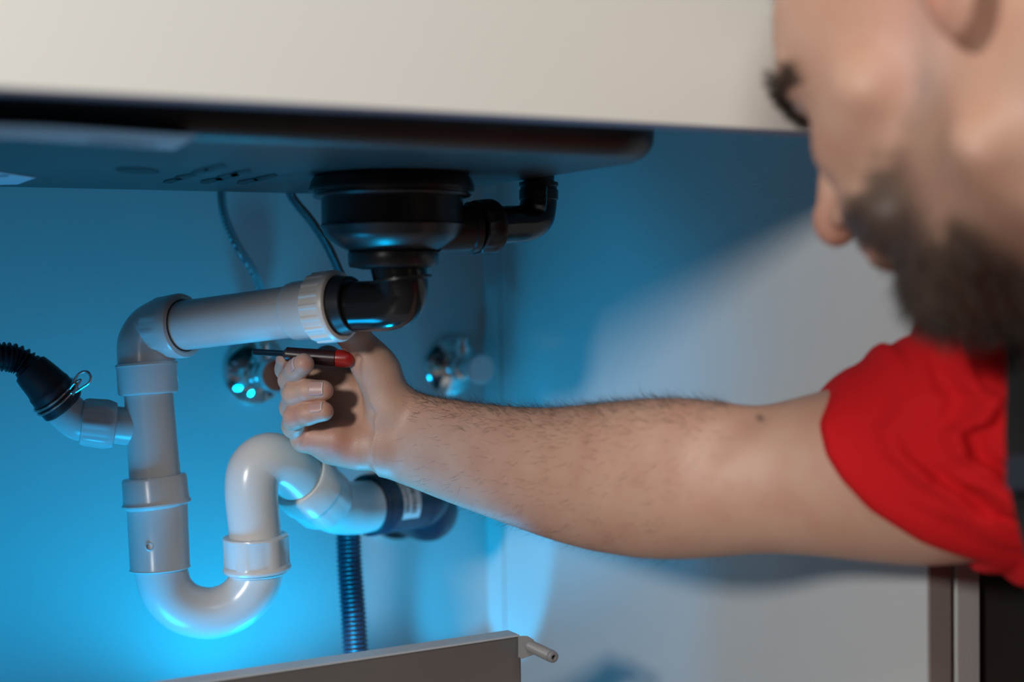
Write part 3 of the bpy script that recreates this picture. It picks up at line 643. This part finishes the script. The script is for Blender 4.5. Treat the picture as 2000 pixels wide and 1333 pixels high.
# head, neck, torso
fd.add(head_fn, HT - 0.17, HT + 0.17)
nb = h2c((-0.035, 0, -0.045))[0]; nb1 = h2c((0.0, 0.0, -0.065))[0]; sh = np.array([0.40, 0.80, -0.01])
fd.cone(nb, sh, 0.058, 0.066, 0.02)
fd.cone(nb1, sh + np.array([-0.045, 0, -0.02]), 0.040, 0.055, 0.03)
fd.cone(c(2100, 890, 0.885), c(2330, 760, 0.865), 0.048, 0.055, 0.03)
fd.chain([(np.array([0.50, 0.70, -0.07]), 0.060), (np.array([0.545, 0.665, -0.19]), 0.050), (np.array([0.55, 0.66, -0.33]), 0.042)], 0.02, 0.02)      # far-side upper arm hanging down
V, Q = nets(fd.f, xs, ys, zs); del fd.f
V = smooth_v(V, Q, 2)
Nc = normals(V, Q)
Vl = c2h(V)                                     # head-local coordinates of every skin vertex
# beard / hair masks (the skin's own colouring)
def sstep(a, b, x): t = np.clip((x - a) / (b - a), 0, 1); return t * t * (3 - 2 * t)
nx = np.sin(Vl[:, 0] * 310 + 2 * np.sin(Vl[:, 2] * 190)) * np.sin(Vl[:, 2] * 260 + Vl[:, 1] * 150) * 0.003
xl, yl, zl = Vl[:, 0], np.abs(Vl[:, 1]), Vl[:, 2] + nx
inhead = (np.abs(Vl[:, 0]) < 0.14) & (yl < 0.11) & (zl > -0.16) & (zl < 0.15)
line = -0.040 + 0.9 * np.maximum(0, 0.035 - xl) * 1.0          # beard line climbs to the ear
b_low = sstep(0.006, -0.010, zl - np.minimum(line, 0.0)) * sstep(-0.012, 0.010, xl)
lip = np.exp(-((xl - 0.098) / 0.010) ** 2 - (yl / 0.019) ** 2 - ((zl + 0.0595) / 0.0085) ** 2)
must = np.exp(-((zl + 0.047) / 0.006) ** 2) * sstep(0.034, 0.026, yl) * sstep(0.078, 0.086, xl)
heavy = sstep(0.030, 0.058, xl) * sstep(-0.030, -0.055, zl)
heavy = np.maximum(heavy, sstep(0.018, 0.035, xl) * sstep(-0.085, -0.10, zl))
beard = np.clip(np.maximum(b_low * sstep(-0.002, 0.014, xl) * (0.42 + 0.58 * heavy), must) * (1 - np.clip(lip * 1.6, 0, 1)), 0, 1) * inhead
brow = np.exp(-((zl - 0.026) / 0.0075) ** 2) * sstep(0.008, 0.014, yl) * sstep(0.066, 0.056, yl) * sstep(0.052, 0.064, xl) * inhead
hairm = sstep(0.070, 0.095, zl + np.maximum(0, -xl) * 0.6 + 0.020 * (xl < 0.02)) * inhead * (xl < 0.085)
hairm = np.maximum(hairm, sstep(0.006, -0.004, xl - 0.012) * sstep(-0.004, 0.01, zl) * sstep(0.085, 0.07, zl) * 0 * inhead)
dark = np.clip(np.maximum(np.maximum(beard * 0.92, brow * 0.9), hairm * 0.75), 0, 1)
lash = np.exp(-((zl - 0.001) / 0.0022) ** 2 - ((yl - 0.034) / 0.013) ** 2) * (xl > 0.075) * inhead

def skin_mat():
    m = mat('skin', (0.62, 0.37, 0.27), 0.47, bump=0.25, bscale=900, sss=0.15)
    nt = m.node_tree; b = nt.nodes['Principled BSDF']; tc = nt.nodes.new('ShaderNodeTexCoord')
    n = nt.nodes.new('ShaderNodeTexNoise'); n.inputs['Scale'].default_value = 32; n.inputs['Detail'].default_value = 4
    nt.links.new(tc.outputs['Object'], n.inputs['Vector'])
    r = nt.nodes.new('ShaderNodeValToRGB'); r.color_ramp.elements[0].position = 0.30; r.color_ramp.elements[1].position = 0.70
    r.color_ramp.elements[0].color = (0.52, 0.28, 0.20, 1); r.color_ramp.elements[1].color = (0.565, 0.345, 0.25, 1)
    nt.links.new(n.outputs['Fac'], r.inputs['Fac'])
    def mixin(prev, attr, col):
        at = nt.nodes.new('ShaderNodeAttribute'); at.attribute_name = attr
        mx = nt.nodes.new('ShaderNodeMix'); mx.data_type = 'RGBA'
        nt.links.new(at.outputs['Fac'], mx.inputs[0]); nt.links.new(prev, mx.inputs[6]); mx.inputs[7].default_value = (*col, 1); return mx.outputs[2]
    o_ = mixin(r.outputs['Color'], 'flush', (0.55, 0.16, 0.11)); o_ = mixin(o_, 'hair', (0.035, 0.022, 0.015)); o_ = mixin(o_, 'lash', (0.02, 0.012, 0.01))
    nt.links.new(o_, b.inputs['Base Color'])
    return m
skin = skin_mat()
flush = np.zeros(len(V))
def spot(px, py, d, r): 
    global flush
    flush = np.maximum(flush, np.exp(-(np.linalg.norm(V - c(px, py, d), axis=1) / r) ** 2))
spot(602, 710, 1.068, 0.008); spot(645, 764, 1.075, 0.006); spot(646, 798, 1.075, 0.006); spot(660, 880, 1.10, 0.014); spot(600, 862, 1.10, 0.010); spot(575, 815, 1.08, 0.009)
flush = np.clip(flush * 0.40 + lip * 0.6 * inhead + 0.5 * np.exp(-(np.linalg.norm(Vl - np.array([0.118, 0, -0.028]), axis=1) / 0.014) ** 2) + 0.45 * np.exp(-(np.linalg.norm(Vl - np.array([-0.012, 0.08, -0.002]), axis=1) / 0.03) ** 2), 0, 1)
mole = np.exp(-((np.linalg.norm(V[:, [0, 2]] - c(1520, 828, 0.86)[[0, 2]], axis=1) / 0.0022) ** 2)) * (V[:, 1] < 0.93)
dark = np.maximum(dark, mole * 0.7)

pw = c2w(np.array([[0.38, 0.80, -0.34]]))[0]
pe = thing('person', pw, 'bearded man in a red T-shirt and black overalls reaching one arm under the sink', 'person')
Vw = c2w(V)
body = obj('body', (Vw, Q), skin, pe, sharp=0)
for nm, arr in (('hair', dark), ('flush', flush), ('lash', np.clip(lash, 0, 1))):
    at = body.data.attributes.new(nm, 'FLOAT', 'POINT')
    if len(body.data.vertices) == len(arr): at.data.foreach_set('value', arr.astype(np.float32))

def strands(name, base, dirs, length, width, m, parent, nseg=3, curl=0.25, kind='stuff'):
    n = len(base); L = np.broadcast_to(length, (n,))[:, None]
    side = np.cross(dirs, rng.normal(size=(n, 3))); side /= np.linalg.norm(side, axis=1)[:, None]
    bend = np.cross(dirs, side) * rng.normal(size=(n, 1)) * curl; rows_ = []
    for i in range(nseg + 1):
        t = i / nseg; ctr = base + dirs * L * t + bend * L * t * t; w = width * (1 - 0.75 * t)
        rows_.append(ctr - side * w / 2); rows_.append(ctr + side * w / 2)
    VV = np.stack(rows_, 1).reshape(-1, 3); st = (nseg + 1) * 2; b0 = (np.arange(n) * st)[:, None]
    Qs = np.concatenate([b0 + np.array([[2 * i, 2 * i + 1, 2 * i + 3, 2 * i + 2]]) for i in range(nseg)])
    o = obj(name, (c2w(VV), Qs), m, parent, smooth=False); o['kind'] = kind; return o
hair_dark = mat('hair_dark', (0.035, 0.022, 0.015), 0.55)
hair_arm = mat('hair_arm', (0.045, 0.028, 0.02), 0.6)
# beard strands
ib = np.flatnonzero((beard > 0.22)); pw_ = beard[ib] ** 2; pick = rng.choice(ib, 9000, p=pw_ / pw_.sum())
dn = HR @ np.array([0.25, 0, -1.0]); d_ = Nc[pick] * 0.55 + dn * 0.8 + rng.normal(size=(len(pick), 3)) * 0.28; d_ /= np.linalg.norm(d_, axis=1)[:, None]
ln = (0.003 + 0.009 * sstep(-0.055, -0.10, Vl[pick, 2])) * rng.uniform(0.7, 1.2, len(pick))
jit = V[pick] + rng.normal(size=(len(pick), 3)) * 0.0008
strands('beard', jit - Nc[pick] * 0.0008, d_, ln, 0.00035, hair_dark, pe)
ib = np.flatnonzero(brow > 0.4); pick = rng.choice(ib, 1300)
sg = np.sign(Vl[pick, 1])[:, None]; d_ = (np.array([[0.15, 1.0, 0.25]]) * np.c_[np.ones(len(pick)), sg, np.ones(len(pick))]) @ HR.T + Nc[pick] * 0.2; d_ /= np.linalg.norm(d_, axis=1)[:, None]
strands('eyebrow', V[pick], d_, 0.009, 0.0005, hair_dark, pe)
el_ = []
for s in (1, -1):
    yv = rng.uniform(0.022, 0.046, 120); b_ = np.stack([0.0835 - ((yv - 0.033) ** 2) * 12, s * yv, -0.001 - ((yv - 0.033) ** 2) * 6], 1); el_.append(b_)
el_ = np.concatenate(el_); dl = np.tile(np.array([[0.85, 0.1, -0.45]]), (len(el_), 1)) + rng.normal(size=el_.shape) * 0.1
strands('eyelashes', h2c(el_), (dl / np.linalg.norm(dl, axis=1)[:, None]) @ HR.T, 0.0055, 0.0004, hair_dark, pe)
ib = np.flatnonzero(hairm > 0.3); pick = rng.choice(ib, 5000)
d_ = Nc[pick] + rng.normal(size=(len(pick), 3)) * 0.3 + (HR @ np.array([0.3, 0, -0.2])); d_ /= np.linalg.norm(d_, axis=1)[:, None]
strands('hair', V[pick], d_, 0.006, 0.0003, hair_dark, pe)
# arm hair: denser on the upper side near the wrist
pxv = 1000 + V[:, 0] * F / V[:, 1]; pyv = 666.5 - V[:, 2] * F / V[:, 1]
tt = np.clip((pxv - 800) / 600, 0, 1)
top = np.interp(pxv, [r[0] for r in ARM], [r[1] for r in ARM]); bot = np.interp(pxv, [r[0] for r in ARM], [r[2] for r in ARM]); fr2 = (pyv - top) / (bot - top)
wgt = (V[:, 1] > 0.8) * (pxv > 775) * (pxv < 1430) * (np.exp(-(fr2 / 0.16) ** 2) * (1 - 0.55 * tt) + 0.05) * sstep(775, 830, pxv) * (inhead == 0)
wgt = wgt * np.where(Nc[:, 1] < 0.55, 1, 0.1)
e1 = V[Q[:, 1]] - V[Q[:, 0]]; 
area = np.zeros(len(V)); qa = np.linalg.norm(np.cross(V[Q[:, 2]] - V[Q[:, 0]], V[Q[:, 3]] - V[Q[:, 1]]), axis=1)
for k in range(4): area += np.bincount(Q[:, k], qa, len(V))
wgt = wgt * area; pick = rng.choice(len(V), 4200, p=wgt / wgt.sum())
d_ = np.array([[-0.75, 0.1, -0.15]]) + Nc[pick] * 0.35 + rng.normal(size=(len(pick), 3)) * 0.28; d_ /= np.linalg.norm(d_, axis=1)[:, None]
upm = fr2[pick] < 0.1
d_[upm] = (np.array([[-0.7, 0, 0.35]]) + rng.normal(size=(upm.sum(), 3)) * 0.25); d_ /= np.linalg.norm(d_, axis=1)[:, None]
strands('arm_hair', V[pick] + rng.normal(size=(len(pick), 3)) * 0.0007, d_, rng.uniform(0.005, 0.011, len(pick)), 0.00016, hair_arm, pe, nseg=4, curl=0.5)

# nails: curved plates lying on the finger tips
nail_m = mat('nail', (0.55, 0.31, 0.27), 0.42, sss=0.1); nail_w = mat('nail_edge', (0.78, 0.66, 0.60), 0.3)
def nail(a, b, ra, rb, face, w_ang, t0, t1, label=None):
    a, b = np.array(a), np.array(b); ax_ = (b - a) / np.linalg.norm(b - a); L = np.linalg.norm(b - a)
    u = np.array(face, float); u -= ax_ * (u @ ax_); u /= np.linalg.norm(u); w = np.cross(ax_, u); V_ = []; F_ = []; n1, n2 = 12, 10
    for i in range(n1 + 1):
        t = t0 + (t1 - t0) * i / n1; ends = 1 - (abs(2 * i / n1 - 1)) ** 6 * 0.25
        for j in range(n2 + 1):
            an = R(w_ang) * (2 * j / n2 - 1) * ends; r = ra + (rb - ra) * min(t / L, 1) + 0.00035 - max(0, t - L * 1.05) * 0.10
            V_.append(a + ax_ * t + (u * math.cos(an) + w * math.sin(an)) * r)
    for i in range(n1):
        for j in range(n2): k = i * (n2 + 1) + j; F_.append([k, k + 1, k + n2 + 2, k + n2 + 1])
    o = obj('fingernail', (c2w(np.array(V_)), F_), [nail_m, nail_w], pe)
    for i, p in enumerate(o.data.polygons): p.material_index = 1 if i // n2 >= n1 - 1 else 0
    sd = o.modifiers.new('thick', 'SOLIDIFY'); sd.thickness = 0.0004; sd.offset = 0
    return o
nail(c(600, 764, 1.084), c(631, 763, 1.082), 0.0086, 0.0079, (0.05, -1, 0.30), 42, 0.0035, 0.0145)
nail(c(600, 809, 1.084), c(632, 804, 1.081), 0.0085, 0.0076, (0.05, -1, 0.85), 40, 0.0045, 0.0150)
nail(c(580, 722, 1.084), c(593, 711, 1.076), 0.0084, 0.0080, (-1, -0.5, 0.2), 42, 0.001, 0.0095)

# T-shirt: sleeve and torso with folds
SLV = [(1560, 745, 1095, 0.925, 0.98), (1610, 756, 1096, 0.921, 0.98), (1660, 722, 1098, 0.914, 0.98), (1710, 693, 1102, 0.906, 0.96), (1770, 655, 1108, 0.898, 0.94), (1850, 615, 1112, 0.888, 0.9), (1960, 590, 1116, 0.876, 0.88), (2100, 560, 1180, 0.865, 0.85), (2250, 560, 1300, 0.85, 0.85)]
sf, slo, shi = tube_fn(SLV, 0.0015)
HP = np.array([c(1621, 700, 0.919), c(1621, 754, 0.919), c(1606, 830, 0.880), c(1618, 890, 0.872), c(1648, 940, 0.866), c(1703, 1000, 0.860), c(1800, 1062, 0.858), c(1880, 1088, 0.868), c(1960, 1100, 0.884), c(2040, 1106, 0.884)])
hz_ = np.linspace(HP[:, 2].min() - 0.02, HP[:, 2].max() + 0.1, 500); hx_ = np.interp(hz_, HP[::-1, 2], HP[::-1, 0]); kk = np.hanning(21); kk /= kk.sum(); hx_ = np.convolve(np.pad(hx_, 10, mode='edge'), kk, 'valid')
hn_ = 1 / np.sqrt(1 + np.gradient(hx_, hz_) ** 2)
def hemd(X, Z): return (np.interp(Z, hz_, hx_) - X) * np.interp(Z, hz_, hn_)
xs2 = axis([(0.18, 0.36, 0.0024), (0.36, 0.66, 0.004)]); ys2 = axis([(0.56, 1.02, 0.0030)]); zs2 = axis([(-0.42, 0.09, 0.0024)])
f2 = Field(xs2, ys2, zs2)
f2.add(sf, slo, shi)
f2.cone(c(2330, 850, 0.86), c(2470, 1500, 0.84), 0.085, 0.13, 0.03)
f2.cone(np.array([0.36, 0.82, -0.03]), np.array([0.46, 0.78, -0.04]), 0.075, 0.085, 0.03)
A3 = lambda *v: np.array(v, float)
f2.cone(A3(0.455, 0.760, -0.07), A3(0.500, 0.770, -0.42), 0.115, 0.125, 0.04)
f2.cone(A3(0.410, 0.800, 0.010), A3(0.490, 0.705, -0.055), 0.068, 0.085, 0.03)
f2.cone(A3(0.500, 0.690, -0.07), A3(0.540, 0.668, -0.17), 0.078, 0.070, 0.03)
X, Y, Z = f2.grid((slice(None),) * 3)
dpl = hemd(X, Z) + 0 * Y; dpl = np.where(X > 0.285, np.minimum(dpl, 0.285 - X + 0 * Y), dpl)
u1 = -dpl; vv = Z - 0.35 * X
far = np.clip((u1 - 0.016) / 0.02, 0, 1) * (1 - 0.75 * np.clip((u1 - 0.10) / 0.05, 0, 1))
fold = 0.0042 * np.sin(u1 * 215 + 2.6 * np.sin(vv * 16 + 0.8)) + 0.0026 * np.sin(u1 * 390 + 30 * Z + 1.5 * np.sin(vv * 41))
f2.f += (fold * far).astype(np.float32)
hem = np.clip(1 - np.abs(u1 - 0.0155) / 0.0016, 0, 1) * 0.0016
f2.f += hem.astype(np.float32)
f2.f = smax(f2.f, dpl.astype(np.float32), 0.004)
neckc = head_fn(X, Y, Z); f2.f = np.maximum(f2.f, -(neckc - 0.012).astype(np.float32))
Vs, Qs = nets(f2.f, xs2, ys2, zs2); del f2.f; Vs = smooth_v(Vs, Qs, 4)
red = mat('red_cotton', (0.62, 0.008, 0.012), 0.85, bump=0.35, bscale=1500, spec=0.2)
obj('t_shirt', (c2w(Vs), Qs), red, pe, sharp=40)
blk = mat('overall_cloth', (0.005, 0.0055, 0.007), 0.9, bump=0.3, bscale=1200)
stp = catmull([c2w(p)[0] for p in (c(2075, 560, 0.83), c(2030, 640, 0.795), c(2022, 760, 0.785), c(2022, 900, 0.785), c(2045, 1020, 0.785), c(2080, 1150, 0.775), c(2120, 1300, 0.765))], 8)
obj('overalls', join(sweep(stp, 0.0165, 24, flat=0.35), box((-0.06, -0.02, -0.13), (0.06, 0.02, 0.13), 0.012, Matrix.Translation(Vector(c2w(c(2290, 1480, 0.765))[0])) @ M.to_4x4() @ Matrix.Rotation(R(90), 4, 'X'))), blk, pe)
bk = obj('strap_buckle', box((-0.012, -0.004, -0.010), (0.012, 0.004, 0.010), 0.002, Matrix.Translation(Vector(c2w(c(2008, 925, 0.772))[0])) @ M.to_4x4() @ Matrix.Rotation(R(90), 4, 'X')), mat('buckle', (0.06, 0.08, 0.11), 0.35, metal=0.6), pe)
